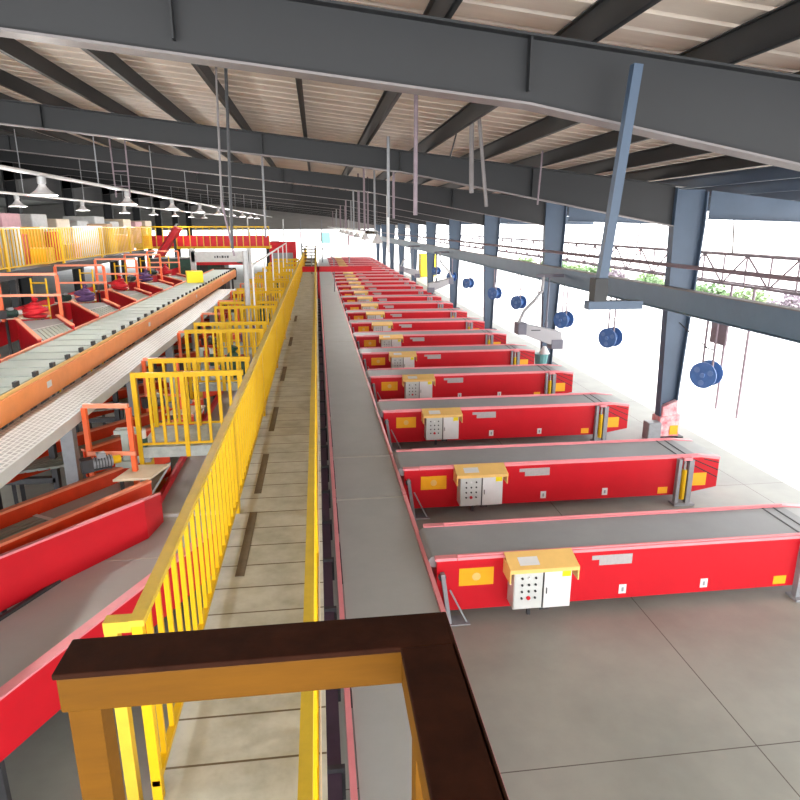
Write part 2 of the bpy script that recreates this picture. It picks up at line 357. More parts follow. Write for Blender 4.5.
# ------------------------------------------------------------------ main collecting belt beside them
segs = [(-2.0, 9.10, 'nearest section of the long grey central belt, beside the nearest red conveyor'),
        (9.13, 10.95, 'short second section of the long grey central belt, between two pale joints'),
        (10.98, 22.9, 'third section of the long grey central belt, long and plain'),
        (22.93, 46, 'fourth section of the long grey central belt, far from the camera'),
        (46.03, 86, 'farthest section of the long grey central belt, ending near the far opening')]
for i, (y0, y1, lab) in enumerate(segs):
    t = thing('belt_conveyor', lab, 'conveyor', (0.70, y0, 0), group='sections of the long central belt')
    Ln = y1-y0
    MB().box(-.52, .50, .01, Ln-.01, .70, .79).build('belt', BELT, t)
    for s, x in ((-1, -.56), (1, .53)):
        MB().box(x-.025, x+.025, 0, Ln, .60, .82).build('side_rail', RIM, t)
    MB().box(-.53, .505, Ln-.03, Ln, .75, .797).build('joint_strip', SEAM, t)
    y = .4
    lg = 0
    while y < Ln and lg < 14:
        for x in (-.52, .50): MB().box(x-.03, x+.03, y, y+.06, 0, .62).build('leg', DARK, t)
        MB().box(-.5, .5, y, y+.06, .25, .30).build('cross_member', DARK, t)
        y += 2.4; lg += 1

# dark service duct and brackets in the gap
t = thing('cable_duct', 'low dark purple cable duct in the gap between catwalk and central belt', 'duct', (0.0, 0, 0))
MB().box(-.10, .06, 1, 80, .25, .5).build('duct_body', mat('duct_purple', (0.07, 0.045, 0.075), 0.6, var=0.3, scale=3), t)
y = 2.0; q = 0
while y < 60: MB().box(-.12, .09, y, y+.05, .22, .54).build('clamp', DARK, t); MB().box(-.06,-.02,y,y+.04,0,.25).build('foot', DARK, t); y += 1.15; q += 1

# ------------------------------------------------------------------ catwalk
t = thing('catwalk', 'raised narrow catwalk of worn beige planks running away between two yellow railings', 'catwalk', (0, 0, 0))
MB().box(-.96, -.04, -1.0, 62, 1.84, 1.90).build('plank_deck', DECK, t)
for x in (-.93, -.12): MB().box(x-.04, x+.04, -1.0, 62, 1.66, 1.84).build('edge_beam', STEEL, t)
for y in (5.1, 6.9, 9.2, 12.4, 16.2, 20.5):
    MB().box(-.80, -.72, y, y+1.3, 1.90, 1.906).build('worn_strip', WOODB, t)
y = 1.0
while y < 61:
    for x in (-.93, -.12): MB().box(x-.04, x+.04, y, y+.08, 0, 1.66).build('leg', DARK, t)
    y += 3.6
def railing(name, x, y0, y1, toe, detail, label, group, z0=1.90, h=1.10, step=.2, toprail=.05):
    t = thing(name, label, 'railing', (x, y0, z0), group=group); Ln = y1-y0
    MB().box(-toprail/2, toprail/2, 0, Ln-.01, h-.035, h).build('handrail', YELP, t)
    MB().box(-.02, .02, 0, Ln-.01, .10, .135).build('bottom_rail', YEL, t)
    if toe: MB().box(.025, .032, 0, Ln-.01, 0, .12).build('toe_board', toe, t)
    for yy in (0, Ln-.06): MB().box(-.025, .025, yy, yy+.05, 0, h-.035).build('post', YEL, t)
    n = int(Ln/step)-1; me = None
    if detail:
        for i in range(n):
            if me is None: me = MB().box(-.014, .014, -.014, .014, .135, h-.035).build('picket', YEL, t, loc=(0, step*(i+1), 0))
            else:
                o = me.copy(); C.objects.link(o); o.parent = t; o.location = (0, step*(i+1), 0)
    else:
        p = MB()
        for i in range(n): p.box(-.014, .014, step*(i+1)-.014, step*(i+1)+.014, .135, h-.035)
        p.build('pickets', YEL, t)
    return t
for k in range(16):
    y0 = 2.85+3.6*k
    railing('railing_panel', -.93, y0, y0+3.6, None, k < 5, f'{nth(k, last=15)} yellow picket railing panel along the left side of the catwalk', 'yellow railing panels left of the catwalk', toprail=.07)
    railing('railing_panel', -.10, y0-1.2, y0+2.4, CREAM, k < 4, f'{nth(k, last=15)} yellow picket railing panel on the right edge of the catwalk', 'yellow railing panels right of the catwalk')
o = MB().box(-1.09, -.96, 2.86, 2.93, 2.93, 2.99).box(-1.09, -1.03, 2.865, 2.925, 1.84, 2.93).build('rail_return', YELP)
tag(o, 'short yellow return bar with foot at the near end of the left railing', 'railing')

# amber frame close to the camera
t = thing('guard_frame', 'dark-topped amber guard frame right in front of the camera', 'guard frame', (-.16, 1.33, 1.90))
def prof_bar(mb, x0, x1, y0, y1, z0, z1): return mb.box(x0, x1, y0, y1, z0, z1)
MB().box(-.44, .44, -.055, .06, 1.90, 1.99).build('front_bar', AMB, t, bevel=.006)
MB().box(-.445, .445, -.06, .07, 1.99, 2.005).build('front_dark_top', BROWN, t, bevel=.004)  # thin top slab, coloured darker than the amber bar
MB().box(.325, .44, -1.0, -.056, 1.90, 1.99).build('side_bar', AMB, t, bevel=.006)
MB().box(.322, .452, -1.0, -.06, 1.99, 2.005).box(.44, .455, -1.0, .07, 1.90, 2.005).build('side_dark_top', BROWN, t, bevel=.004)  # darker slab over the top and outer face of the side bar
for x in (-.40, .40): MB().box(x-.035, x+.035, -.03, .04, 0, 1.90).build('post', AMB, t)

# yellow cross-over platforms
def platform(label, detail):
    t = thing('crossover_platform', label, 'platform', group='yellow railed platforms left of the catwalk')
    MB().box(-1.52, -.02, 0, 1.0, -.15, 0).build('deck', PLATE2, t)
    for (yy, nm) in ((0.02, 'front'), (.96, 'back')):
        MB().box(-1.52, -.05, yy-.02, yy+.02, .98, 1.05).build('top_rail', YEL, t); MB().box(-1.52, -.05, yy-.015, yy+.015, .03, .06).build('bottom_rail', YEL, t)
        for x in (-1.49, -.86, -.10): MB().box(x-.03, x+.03, yy-.03, yy+.03, -.15 if x > -1.4 else -.62, 1.05).build('post', YEL, t)
        if detail:
            for x in (-1.31, -1.15, -1.0, -.70, -.54, -.38, -.24): MB().box(x-.018, x+.018, yy-.018, yy+.018, .06, .98).build('picket', YEL, t)
        else:
            p = MB()
            for x in (-1.31, -1.15, -1.0, -.70, -.54, -.38, -.24): p.box(x-.018, x+.018, yy-.018, yy+.018, .06, .98)
            p.build('pickets', YEL, t)
    MB().box(-1.50, -1.46, 0, 1, -1.88, -.15).box(-1.50, -1.46, 0, .04, -1.88, -.15).build('support', YEL, t)
    return t
PLATE2 = mat('stained_board', (0.42, 0.46, 0.44), 0.6, alt=(0.26, 0.29, 0.27), scale=7, var=.1)
pf = platform('nearest yellow railed platform branching left from the catwalk over the lower belt', True); pf.location = (-1.0, 8.68, 1.90)
for k in range(1, 9):
    dup(pf, (-1.0, 8.68+3.66*k, 1.90), f'{nth(k, last=8)} yellow railed platform branching left from the catwalk')

# ------------------------------------------------------------------ elevated sorter
t = thing('sorter_conveyor', 'raised long sorter with grey-green cross slats and bright orange side panel', 'sorter', (-4.33, 2.0, 0))
Ln = 29.5
MB().box(-.50, .46, 0, Ln, 2.62, 2.76).build('frame', DARK, t)
MB().box(.47, .50, 0, Ln, 2.50, 2.80).build('side_panel', ORG, t)
MB().box(.44, .47, 0, Ln, 2.60, 2.84).build('yellow_edge', HOOD, t)
MB().box(-.56, -.50, 0, Ln, 2.55, 2.86).build('side_rim', ORIM, t)
pitch = .60; N = int(Ln/pitch); first = None
for i in range(N):
    if first is None:
        first = MB().box(-.49, .40, .04, pitch-.04, 2.77, 2.83).build('slat', SLAT, t)
        me2 = MB().box(.385, .435, -.05, .05, 2.77, 2.90).build('slat_clip', BLK, first)
    else:
        o = first.copy(); C.objects.link(o); o.parent = t; o.location = (0, pitch*i, 0)
        c_ = me2.copy(); C.objects.link(c_); c_.parent = o
MB().tube((-.5, Ln+.12, 2.62), (.48, Ln+.12, 2.62), .28, 20).build('end_drum', BROWN, t, smooth=False)
for i, yy in enumerate((7.3, 13, 19, 25)):
    MB().box(.5, .503, yy, yy+.16, 2.63, 2.72).build('panel_label', WHT, t)
y = 1.2
while y < Ln:
    for x in (-.45, .42): MB().box(x-.04, x+.04, y, y+.1, 0, 2.62).build('leg', DARK, t)
    MB().box(-.45, .42, y, y+.1, 1.2, 1.28).build('cross_member', DARK, t); y += 3.05
# perforated walkway
gm = bpy.data.materials.new('perforated_tray'); gm.use_nodes = True
nt = gm.node_tree; bs = nt.nodes['Principled BSDF']; bs.inputs['Roughness'].default_value = .5
tc = nt.nodes.new('ShaderNodeTexCoord'); br = nt.nodes.new('ShaderNodeTexBrick'); mp = nt.nodes.new('ShaderNodeMapping')
mp.inputs['Rotation'].default_value = (0, 0, PI/2)
br.inputs['Scale'].default_value = 1; br.inputs['Brick Width'].default_value = .10; br.inputs['Row Height'].default_value = .07
br.inputs['Mortar Size'].default_value = .012; br.inputs['Color1'].default_value = (.32, .33, .32, 1); br.inputs['Color2'].default_value = (.42, .43, .42, 1); br.inputs['Mortar'].default_value = (.66, .67, .65, 1)
nt.links.new(tc.outputs['Object'], mp.inputs[0]); nt.links.new(mp.outputs[0], br.inputs[0]); nt.links.new(br.outputs['Color'], bs.inputs['Base Color'])
t = thing('perforated_walkway', 'pale grey perforated metal walkway alongside the orange sorter panel', 'walkway', (-3.82, 2.0, 0))
MB().box(0, .64, 0, 23.5, 2.44, 2.475).build('grating', gm, t)
MB().box(.64, .67, 0, 23.5, 2.36, 2.50).build('edge_angle', PANW, t)
for yy in (3.4, 6.45, 9.5, 12.55, 15.6, 18.65):
    MB().box(.40, .56, yy, yy+.14, 0, 2.36).build('post', POST, t)
    MB().box(-.02, .6, yy, yy+.1, 2.30, 2.40).build('bracket', POST, t)

# ------------------------------------------------------------------ chutes to the right of the sorter
ORW = mat('orange_red_wall', (0.78, 0.06, 0.015), 0.45, var=0.25, scale=4, spec=0.3)
S30, C30 = .5, math.cos(math.radians(30))
RCK = [6.80+3.02*i for i in range(9)]
def chute(label, side, L0, L1a, L1b, W, wallh, zt0, zt1, skirt):
    """local frame: +y along the chute, +x to its right; ends cut askew"""
    t = thing('chute', label, 'chute', group='red walled chutes right of the sorter' if side > 0 else 'red walled chutes left of the sorter')
    h = W/2
    def z(s): return zt0+(zt1-zt0)*(s-L0[0])/(max(L1a, L1b)-L0[0])
    poly = [(-h, L0[0]), (h, L0[1]), (h, L1b), (-h, L1a)]; zz = [z(L0[0]), z(L0[1]), z(L1b), z(L1a)]
    sp = L0[0]+.5*(L1a-L0[0]); sp2 = L0[1]+.5*(L1b-L0[1])
    MB().plate([(-h, sp), (h, sp2), (h, L1b), (-h, L1a)], [z(sp)-.05, z(sp2)-.05, z(L1b)-.05, z(L1a)-.05], [z(sp), z(sp2), z(L1b), z(L1a)]).build('belt', BELT if side > 0 else BELTD, t)
    r = MB(); nn = 9
    for i in range(nn):
        a = i/nn; b_ = (i+.72)/nn
        pl = [(-h+W*a, L0[0]+(L0[1]-L0[0])*a), (-h+W*b_, L0[0]+(L0[1]-L0[0])*b_), (-h+W*b_, sp+(sp2-sp)*b_), (-h+W*a, sp+(sp2-sp)*a)]
        r.plate(pl, [z(p[1])-.03 for p in pl], [z(p[1])+.002 for p in pl])
    r.build('slatted_bed', SLAT, t)
    MB().add([(-h,sp-.03,z(sp)+.014),(h,sp2-.03,z(sp2)+.014),(h,sp2+.03,z(sp2)+.014),(-h,sp+.03,z(sp)+.014)], [(0,1,2,3)]).build('joint_line', WHT, t)
    for s, a, b_ in ((-1, L0[0], L1a), (1, L0[1], L1b)):
        x = s*(h+.02)
        w = MB().plate([(x-.015, a), (x+.015, a), (x+.015, b_), (x-.015, b_)], [z(a)-skirt]*2+[z(b_)-skirt]*2, [z(a)+wallh]*2+[z(b_)+wallh]*2).build('side_wall', ORW if side > 0 else DRED, t)
        MB().plate([(x-.045, a), (x+.03, a), (x+.03, b_), (x-.045, b_)], [z(a)+wallh]*2+[z(b_)+wallh]*2, [z(a)+wallh+.03]*2+[z(b_)+wallh+.03]*2).build('rim', ORIM, w)
    for yy in ((L0[0]+L1a)/2-.6, (L0[1]+L1b)/2+.2):
        for s in (-1, 1): MB().box(s*h-.03, s*h+.03, yy, yy+.06, 0, z(yy)-.05).build('leg', DARK, t)
    return t
rch = chute('nearest red walled chute dropping right from the sorter, at the left picture edge', 1, (-1.7, -.6), 2.85, 1.70, .70, .17, 1.62, 1.40, .22)
rch.location = (-3.42, RCK[0], 0); rch.rotation_euler.z = -math.radians(30)
lch = chute('nearest dark red walled chute rising left from the sorter, at the left picture edge', -1, (-1.46, -.18), 1.35, 1.35, .74, .06, 2.84, 2.90, .55)
LCK = [10.17+3.1*i for i in range(6)]
lch.location = (-5.26, LCK[0], 0); lch.rotation_euler.z = math.radians(30)
# flip the local chute so the skew faces the sorter on the left side too
for k in range(1, 9): dup(rch, (-3.42, RCK[k], 0), f'{nth(k, last=8)} red walled chute dropping right from the sorter')
for k in range(1, 6): dup(lch, (-5.26, LCK[k], 0), f'{nth(k, last=5)} dark red walled chute rising left from the sorter')

def goal(label, w, h, group, mid=.55):
    t = thing('guard_frame', label, 'frame', group=group)
    MB().box(-w/2, w/2, -.03, .03, h-.05, h).build('top_bar', ORIM, t)
    MB().box(-w/2, w/2+.05, -.06, -.03, h*mid-.025, h*mid+.025).build('middle_bar', ORIM, t)
    for s in (-1, 1): MB().box(s*w/2-.03, s*w/2+.03, -.03, .03, 0, h-.05).build('post', ORF, t)
    return t
gl = goal('nearest orange guard frame over the left chutes', 1.18, 1.02, 'orange guard frames over the left chutes'); gl.location = (-6.05, 14.5, 2.86)
for k in range(1, 5): dup(gl, (-6.05, 14.5+3.1*k, 2.86), f'{nth(k, last=4)} orange guard frame over the left chutes')
gr = goal('nearest orange guard frame standing on the right-hand chutes, beside the yellow platform', .58, 1.15, 'orange guard frames over the right chutes', .42)
gr.location = (-2.80, 8.45, 1.45); gr.rotation_euler.z = -.12
for k in range(1, 8): dup(gr, (-2.80, 8.45+3.02*k, 1.45), f'{nth(k, last=7)} orange guard frame standing on the right-hand chutes')

def motor(label, body, group, cap=YEL):
    t = thing('gear_motor', label, 'motor', group=group)
    MB().tube((0,0,.09), (.24,0,.09), .075, 12).build('motor_body', body, t)
    MB().tube((.24,0,.09), (.34,0,.09), .055, 12).build('motor_cap', cap, t)
    MB().box(-.14, 0, -.07, .07, .0, .17).build('gearbox', DARK, t)
    MB().box(-.1, .22, -.05, .05, 0, .02).build('foot', DARK, t)
    MB().box(.06, .16, -.05, .05, .16, .22).build('terminal_box', POST, t)
    f = MB()
    for i in range(6): f.tube((.03+.035*i, 0, .09), (.04+.035*i, 0, .09), .085, 12)
    f.build('cooling_fins', DARK, t)
    return t
m0 = motor('nearest grey gear motor with yellow end cap, beside the orange frame on the chutes', POST, 'gear motors on the right chutes')
m0.location = (-2.95, 8.15, 1.80); m0.rotation_euler.z = .5
for k in range(1, 8): dup(m0, (-2.95, 8.15+3.02*k, 1.80), f'{nth(k, last=7)} grey gear motor with yellow end cap on the right-hand chutes')
for k in range(8):
    t = thing('motor_shelf', f'{nth(k, last=7)} cream shelf plate bridging the right-hand chutes at their lower ends', 'shelf', (-2.36, 8.12+3.02*k, 1.64), group='cream shelves on the right chutes')
    MB().plate([(-.36,.0),(.10,.02),(.24,.50),(-.22,.52)], 0, .03).build('plate', CREAM, t)
    MB().box(-.28, -.24, .02, .06, -.2, 0).box(.02, .06, .1, .14, -.2, 0).build('bracket', DARK, t)
    t = thing('scanner_machine', f'{nth(k, last=7)} grey-green machine with a dark green cylinder inside the orange frames', 'machine', (-2.68, 8.75+3.02*k, 1.62), group='small machines among the right chutes')
    MB().box(-.16, .10, -.10, .10, 0, .10).box(-.06, .04, -.06, .06, .10, .48).box(-.14, .16, -.08, .08, .48, .54).build('machine_body', SLAT, t, bevel=.01)
    MB().tube((.22, 0, .12), (.22, 0, .40), .055, 12).build('green_cylinder', GRN, t)
    MB().tube((.22, 0, .40), (.22, 0, .52), .045, 12).build('white_cap', WHT, t)
    MB().box(.10,.30,-.06,.06,.06,.12).build('arm', POST, t)

# ------------------------------------------------------------------ lower belts left of the catwalk
t = thing('belt_conveyor', 'straight lower grey belt with red rims running beneath the yellow platforms', 'conveyor', (-1.72, 8.05, 0))
MB().box(-.50, .50, 0, 34, 1.08, 1.17).build('belt', BELT, t)
for x, m_ in ((-.53, RED), (.55, RIM)): MB().box(x-.03, x+.03, 0, 34, .85, 1.27).build('side_rail', m_, t)
MB().box(-.50, .50, -.02, .03, 1.12, 1.18).build('joint_strip', WHT, t)
y = 1.0
while y < 33:
    for x in (-.48, .5): MB().box(x-.03, x+.03, y, y+.06, 0, .86).build('leg', DARK, t)
    y += 3.0
t = thing('belt_conveyor', 'wide lower grey belt angling down to the left picture corner, between red sides with pink-lit rims', 'conveyor', (-1.70, 7.98, 0))
a = math.radians(25); d = Vector((-math.sin(a), -math.cos(a), 0)); nrm = Vector((math.cos(a), -math.sin(a), 0))
def P(s, q): v = d*s + nrm*q; return (v.x, v.y)
Lb = 8.0
MB().plate([(-.50, 0), P(Lb, -.42), P(Lb, .60), P(.75,.56), (.50, 0)], 1.08, 1.165).build('belt', BELT, t)
MB().plate([(-.47, .0), P(2.6, -.44), P(2.6, -.40), (-.43, 0)], .85, 1.2).plate([P(2.6, -.44), P(Lb, -.44), P(Lb, -.40), P(2.6, -.40)], .85, 1.2).build('left_skirt', DARK, t)
MB().plate([(.50, .02), P(.72, .56), P(Lb, .60), P(Lb, .66), P(.72, .63), (.62, .02)], .75, 1.27).build('right_side', RED, t)
MB().plate([(.48, .02), P(.72, .54), P(Lb, .58), P(Lb, .68), P(.72, .65), (.64, .02)], 1.27, 1.29).build('right_rim', RIM, t)
MB().plate([P(1.35,-.40), P(.95,.50), P(.97,.50), P(1.38,-.40)], 1.165, 1.169).build('joint_line', SEAM, t)
for s in (1.5, 3.5, 5.5, 7.5):
    for q in (-.4, .52): x, y = P(s, q); MB().box(x-.03, x+.03, y, y+.06, 0, .86).build('leg', DARK, t)
# red outer guard of the nearest chute
def wallpoly(pts, z0s, z1s, th, m, name, parent, loc=None):
    mb = MB()
    for i in range(len(pts)-1):
        (ax, ay), (bx, by) = pts[i], pts[i+1]; dd = Vector((bx-ax, by-ay, 0)).normalized(); nn = Vector((dd.y, -dd.x, 0))*th
        mb.plate([(ax, ay), (bx, by), (bx+nn.x, by+nn.y), (ax+nn.x, ay+nn.y)], [z0s[i], z0s[i+1], z0s[i+1], z0s[i]], [z1s[i], z1s[i+1], z1s[i+1], z1s[i]])
    return mb.build(name, m, parent)
t = thing('chute_guard', 'big bright red guard plate with pink-lit edge, along the angled lower belt', 'guard', (-2.2, 7.3, 0))
pts = [(.13, .55), (.05, .10), (-.98, -1.27), (-2.7, -3.6)]
wallpoly(pts, [1.17, 1.17, 1.17, 1.17], [1.55, 1.66, 1.71, 1.74], .03, RED, 'guard_plate', t)
wallpoly(pts, [1.55, 1.66, 1.71, 1.74], [1.575, 1.685, 1.735, 1.765], .045, RIM, 'guard_edge', t)
for x, y in ((-.3,-.3), (-1.5,-1.9)): MB().box(x-.08, x-.03, y, y+.05, 0, 1.3).build('leg', DARK, t)

# ------------------------------------------------------------------ gantry, stair rail
t = thing('gantry', 'light grey gantry beam on a post spanning the far end of the sorter', 'gantry', (-2.72, 27.0, 0))
MB().box(-2.25, 0, -.12, .12, 3.42, 3.84).build('beam', GALV, t)
for x in (-2.2, 0): MB().box(x-.09, x+.09, -.12, .12, 0, 3.95).build('post', GALV, t)
MB().bar((-.05,0,3.3), (-.5,0,3.42), .05, .06).build('brace', DARK, t)
l = MB(); xx = -1.35
for w_ in (.05, .07, .04, .08, .05, .07):
    l.box(xx, xx+w_, -.125, -.12, 3.58, 3.58+.06+w_*.4); xx += w_+.04
l.build('lettering', DARK, t)
t = thing('white_handrail', 'thin white handrail with balusters rising above the yellow platforms', 'handrail', (-1.56, 16.1, 1.90))
MB().tube((0,0,2.02), (0,18.6,2.06), .03, 8).build('rail', WHT, t)
for i in range(6): MB().tube((0,3.66*i,0.0), (0,3.66*i,2.02), .022, 6).build('baluster', WHT, t)
o = MB().tube((0,0,0), (0,0,2.36), .065, 12).box(-.11,.11,-.11,.11,0,.02).build('grey_pole', GALV, loc=(-1.72, 16.15, 1.90))
tag(o, 'thick grey pole standing on the third yellow platform beside the white handrail', 'pole')
t = thing('sorting_machine', 'dark green and black machine housing behind the grey gantry', 'machine', (-5.6, 33.4, 0))
MB().box(-2.6, 1.0, 0, 1.6, 0, 3.25).build('housing', DARK, t); MB().box(-1.6, -.2, -.05, 0, 1.5, 3.2).box(.2,.8,-.05,0,2.2,3.1).build('green_panel', GRN, t)
MB().box(-.4, 2.3, -.4, -.2, 2.95, 3.2).build('red_bar', DRED, t)
tag(MB().box(-.28,.28,-.3,.3,0,.40).build('parcel_bin', STK, loc=(-4.45, 24.4, 2.84), rz=.25), 'yellow box standing at the sorter edge in front of the gantry', 'box')

# ------------------------------------------------------------------ left mezzanine
t = thing('mezzanine', 'raised steel mezzanine floor on the far left behind the yellow fence', 'mezzanine', (-7.6, 10, 0))
MB().box(-6.5, 0, 0, 22, 3.52, 3.70).box(-6.5, -3.2, 22.01, 41, 3.52, 3.70).build('deck', STEEL, t)
MB().box(0, .05, 0, 22, 3.60, 3.73).build('edge', STEEL, t)
for yy in (3, 8, 13, 18):
    for x in (-.3, -5.8): MB().box(x-.08, x+.08, yy, yy+.16, 0, 3.52).build('leg', STEEL, t)
for k in range(6):
    railing('railing_panel', -7.62, 10+3.65*k, 13.65+3.65*k, None, True, f'{nth(k, last=5)} yellow picket fence panel on the left mezzanine', 'fence panels on the left mezzanine', z0=3.70, h=1.08, step=.2)
rnd = random.Random(3)
pm = [PINK, CARD, WSACK, DRED, YLAB, CREAM]
names = {0: 'pink', 1: 'brown', 2: 'white', 3: 'dark red', 4: 'amber', 5: 'cream'}
for k in range(22):
    i = rnd.choice([0, 0, 1, 2, 3, 4, 5]); w = .5+rnd.random()*.5; h = .45+rnd.random()*.75
    y = 11.0+k*.95
    o = MB().box(-w/2, w/2, -w/2, w/2, 0, h).build('parcel', pm[i], loc=(-8.5-rnd.random()*.5, y, 3.70), rz=rnd.random()*.2, bevel=.02)
    tag(o, f'{names[i]} parcel stacked behind the mezzanine fence, {ORD[k]} from the left' , 'parcel', 'parcels behind the mezzanine fence')
for k in range(14):
    i = rnd.choice([0, 2, 5]); w = 1.6
    o = MB().box(-.8, .8, -.8, .8, 0, 1.35+rnd.random()*.25).build('parcel_stack', pm[i], loc=(-12.3, 14+k*2.6, 3.70), bevel=.05)
    tag(o, f'large wrapped {names[i]} stack at the back of the mezzanine, {ORD[k]} from the left', 'parcel stack', 'wrapped stacks at the back of the mezzanine')
# belts and clutter between left chutes and mezzanine
t = thing('belt_conveyor', 'grey belt with bright red sides below the mezzanine fence on the left', 'conveyor', (-7.15, 10.5, 0))
MB().box(-.35, .35, 0, 24, 2.60, 2.68).build('belt', BELT, t)
for x in (-.38, .38): MB().box(x-.03, x+.03, 0, 24, 2.35, 2.85).build('side_rail', RED, t)
for i in range(8):
    for x in (-.36, .36): MB().box(x-.03, x+.03, .6+3*i, .66+3*i, 0, 2.36).build('leg', DARK, t)
lad = None
for k in range(5):
    y = 14.3+3.1*k
    t = thing('sack', f'crumpled {"crimson" if k%2==0 else "purple"} sack at the top of the {nth(k, last=4)} left chute', 'sack', (-6.05, y+.35, 2.93), group='sacks on the left chutes')
    sk = MB(); nseg = 10
    for j in range(5):
        z0, z1 = j*.07, (j+1)*.07
        rr = [.20, .25, .26, .21, .13, .03]
        sk.tube((rnd.uniform(-.02,.02),0,z0), (0,0,z1), rr[j], nseg, rr[j+1])
    sk.build('sack_body', DRED if k % 2 == 0 else PURSACK, t, smooth=True)
    MB().tube((0,0,.35), (.03,0,.42), .04, 8, .07).build('sack_neck', DRED if k % 2 == 0 else PURSACK, t)
    t = thing('step_ladder', f'small yellow ladder frame behind the {nth(k, last=4)} left chute', 'ladder', (-6.2, y+1.0, 2.6), group='yellow ladder frames behind the left chutes')
    for s in (-.16, .16): MB().tube((s,0,-2.6), (s,.1,1.1), .022, 8).build('stile', YEL, t)
    for j in range(-4, 4): MB().tube((-.16,.02+.02*j,.25+.25*j), (.16,.02+.02*j,.25+.25*j), .016, 6).build('rung', YEL, t)
    m2 = motor(f'{nth(k, last=4)} dark gear motor at the head of the left chutes', GRN, 'gear motors on the left chutes', WHT) if k == 0 else dup(m2, None, f'{nth(k, last=4)} dark gear motor at the head of the left chutes')
    m2.location = (-6.55, y+.1, 2.95); m2.rotation_euler.z = .9
    t = thing('end_tray', f'cream end tray across the head of the {nth(k, last=4)} left chute', 'tray', (-6.25, y+.45, 2.9), group='cream end trays of the left chutes')
    MB().box(-.55,.35,-.16,.3,0,.03).build('tray_plate', CREAM, t); MB().box(-.55,.35,.28,.3,.03,.12).build('tray_lip', ORIM, t)
    MB().box(-.5,-.45,0,.05,-2.9,0).box(.25,.3,0,.05,-2.9,0).build('tray_leg', DARK, t)
# sacks on platforms / belts
for k in range(6):
    y = 13.0+3.66*k
    t = thing('sack', f'dark green sack on a yellow platform, {ORD[k]} such sack from the camera', 'sack', (-1.75, y-.0, 1.90), group='green sacks on the platforms')
    sk = MB(); rr = [.20, .27, .28, .22, .14, .05]
    for j in range(5): sk.tube((0,0,j*.1), (0,0,(j+1)*.1), rr[j], 12, rr[j+1])
    sk.build('sack_body', GRN if k % 2 == 0 else PURSACK, t, smooth=True); MB().tube((0,0,.5), (.04,0,.60), .04, 8, .09).build('sack_neck', GRN if k % 2 == 0 else PURSACK, t)
    if k % 2: t['label'] = f'dark purple sack on a yellow platform, {ORD[k]} such sack from the camera'
    o = MB().box(-.2,.2,-.15,.15,0,.28).build('parcel', [CARD, PINK, WSACK][k % 3], loc=(-1.7+.1*(k%2), 10.9+3.4*k, 1.17), rz=.3*k, bevel=.01)
    tag(o, f'small {["brown","pink","white"][k%3]} parcel lying on the straight lower belt, {ORD[k]} from the camera', 'parcel', 'parcels on the lower belt')

# ------------------------------------------------------------------ far cross structures
t = thing('cross_bridge', 'far raised bridge with red kick panel and yellow pickets behind the grey gantry', 'bridge', (-6.2, 42.0, 0))
MB().box(-4.4, 3.3, 0, 1.4, 3.42, 3.58).build('deck', YEL, t)
MB().box(-4.4, 3.3, -.05, 0, 3.58, 4.22).build('kick_panel', DRED, t)
MB().box(-4.4, 3.3, -.09, -.05, 4.70, 4.78).build('handrail', YEL, t)
for i in range(20): MB().box(-4.35+.4*i, -4.30+.4*i, -.09, -.05, 3.5, 4.70).build('picket', YELP, t)
for x in (-4.2, 3.0): MB().box(x, x+.2, .4, .6, 0, 3.42).build('leg', STEEL, t)
t = thing('incline_conveyor', 'steep red inclined conveyor beside the far end of the mezzanine fence', 'conveyor', (-8.6, 40, 0))
MB().bar((-1.2,0,2.2), (.6,0,4.7), .9, .35).build('incline_body', RED, t)
MB().bar((-1.2,-.2,2.42), (.6,-.2,4.92), .5, .04).build('incline_belt', BELT, t)
MB().box(-.9,-.8,-.1,.1,0,2.4).box(.3,.4,-.1,.1,0,4.1).build('leg', DARK, t)
t = thing('roller_cage', 'far red framed machine with grey roller front at the end of the yellow platforms', 'machine', (-2.35, 46, 0))
MB().box(-.9, .9, 0, 1.6, 3.0, 3.72).box(-.9,-.7,0,1.6,0,3).box(.7,.9,0,1.6,0,3).build('housing', DRED, t)
MB().box(-.7, .7, -.04, .5, 1.9, 3.0).build('roller_front', POST, t)
t = thing('red_cross_bar', 'far low red bar crossing over the catwalk and the central belt', 'gate', (-1.1, 40, 0))
MB().box(0, 4.4, -.08, .08, 2.10, 2.42).build('bar', RED, t)
for x in (.0, 1.15): MB().box(x-.06, x+.06, -.08, .08, 0, 2.42).build('post', DRED, t)
t = thing('stair', 'far dark brown slatted stair at the end of the catwalk', 'stair', (-.5, 48, 0))
for i in range(7): MB().box(-.55, .42, .3*i, .3*i+.35, 1.95+.22*i, 2.02+.22*i).build('tread', WOODB, t)
for x in (-.58, .44): MB().bar((x, 0, 1.7), (x, 2.2, 3.4), .05, .2).build('stringer', BROWN, t)
MB().box(-.5,-.4,2,2.1,0,3.2).box(.3,.4,2,2.1,0,3.2).build('leg', BROWN, t)
t = thing('arch_handrail', 'thin grey arched handrail over the far end of the central belt', 'handrail', (0, 41, 0))
MB().path([(-.35,0,1.9),(-.35,0,3.30),(-.2,0,3.42),(.5,0,3.42),(.72,0,3.25),(1.05,0,2.7)], .035).build('rail', POST, t)
MB().box(1.0,1.06,-.03,.03,0,2.7).build('post', POST, t)

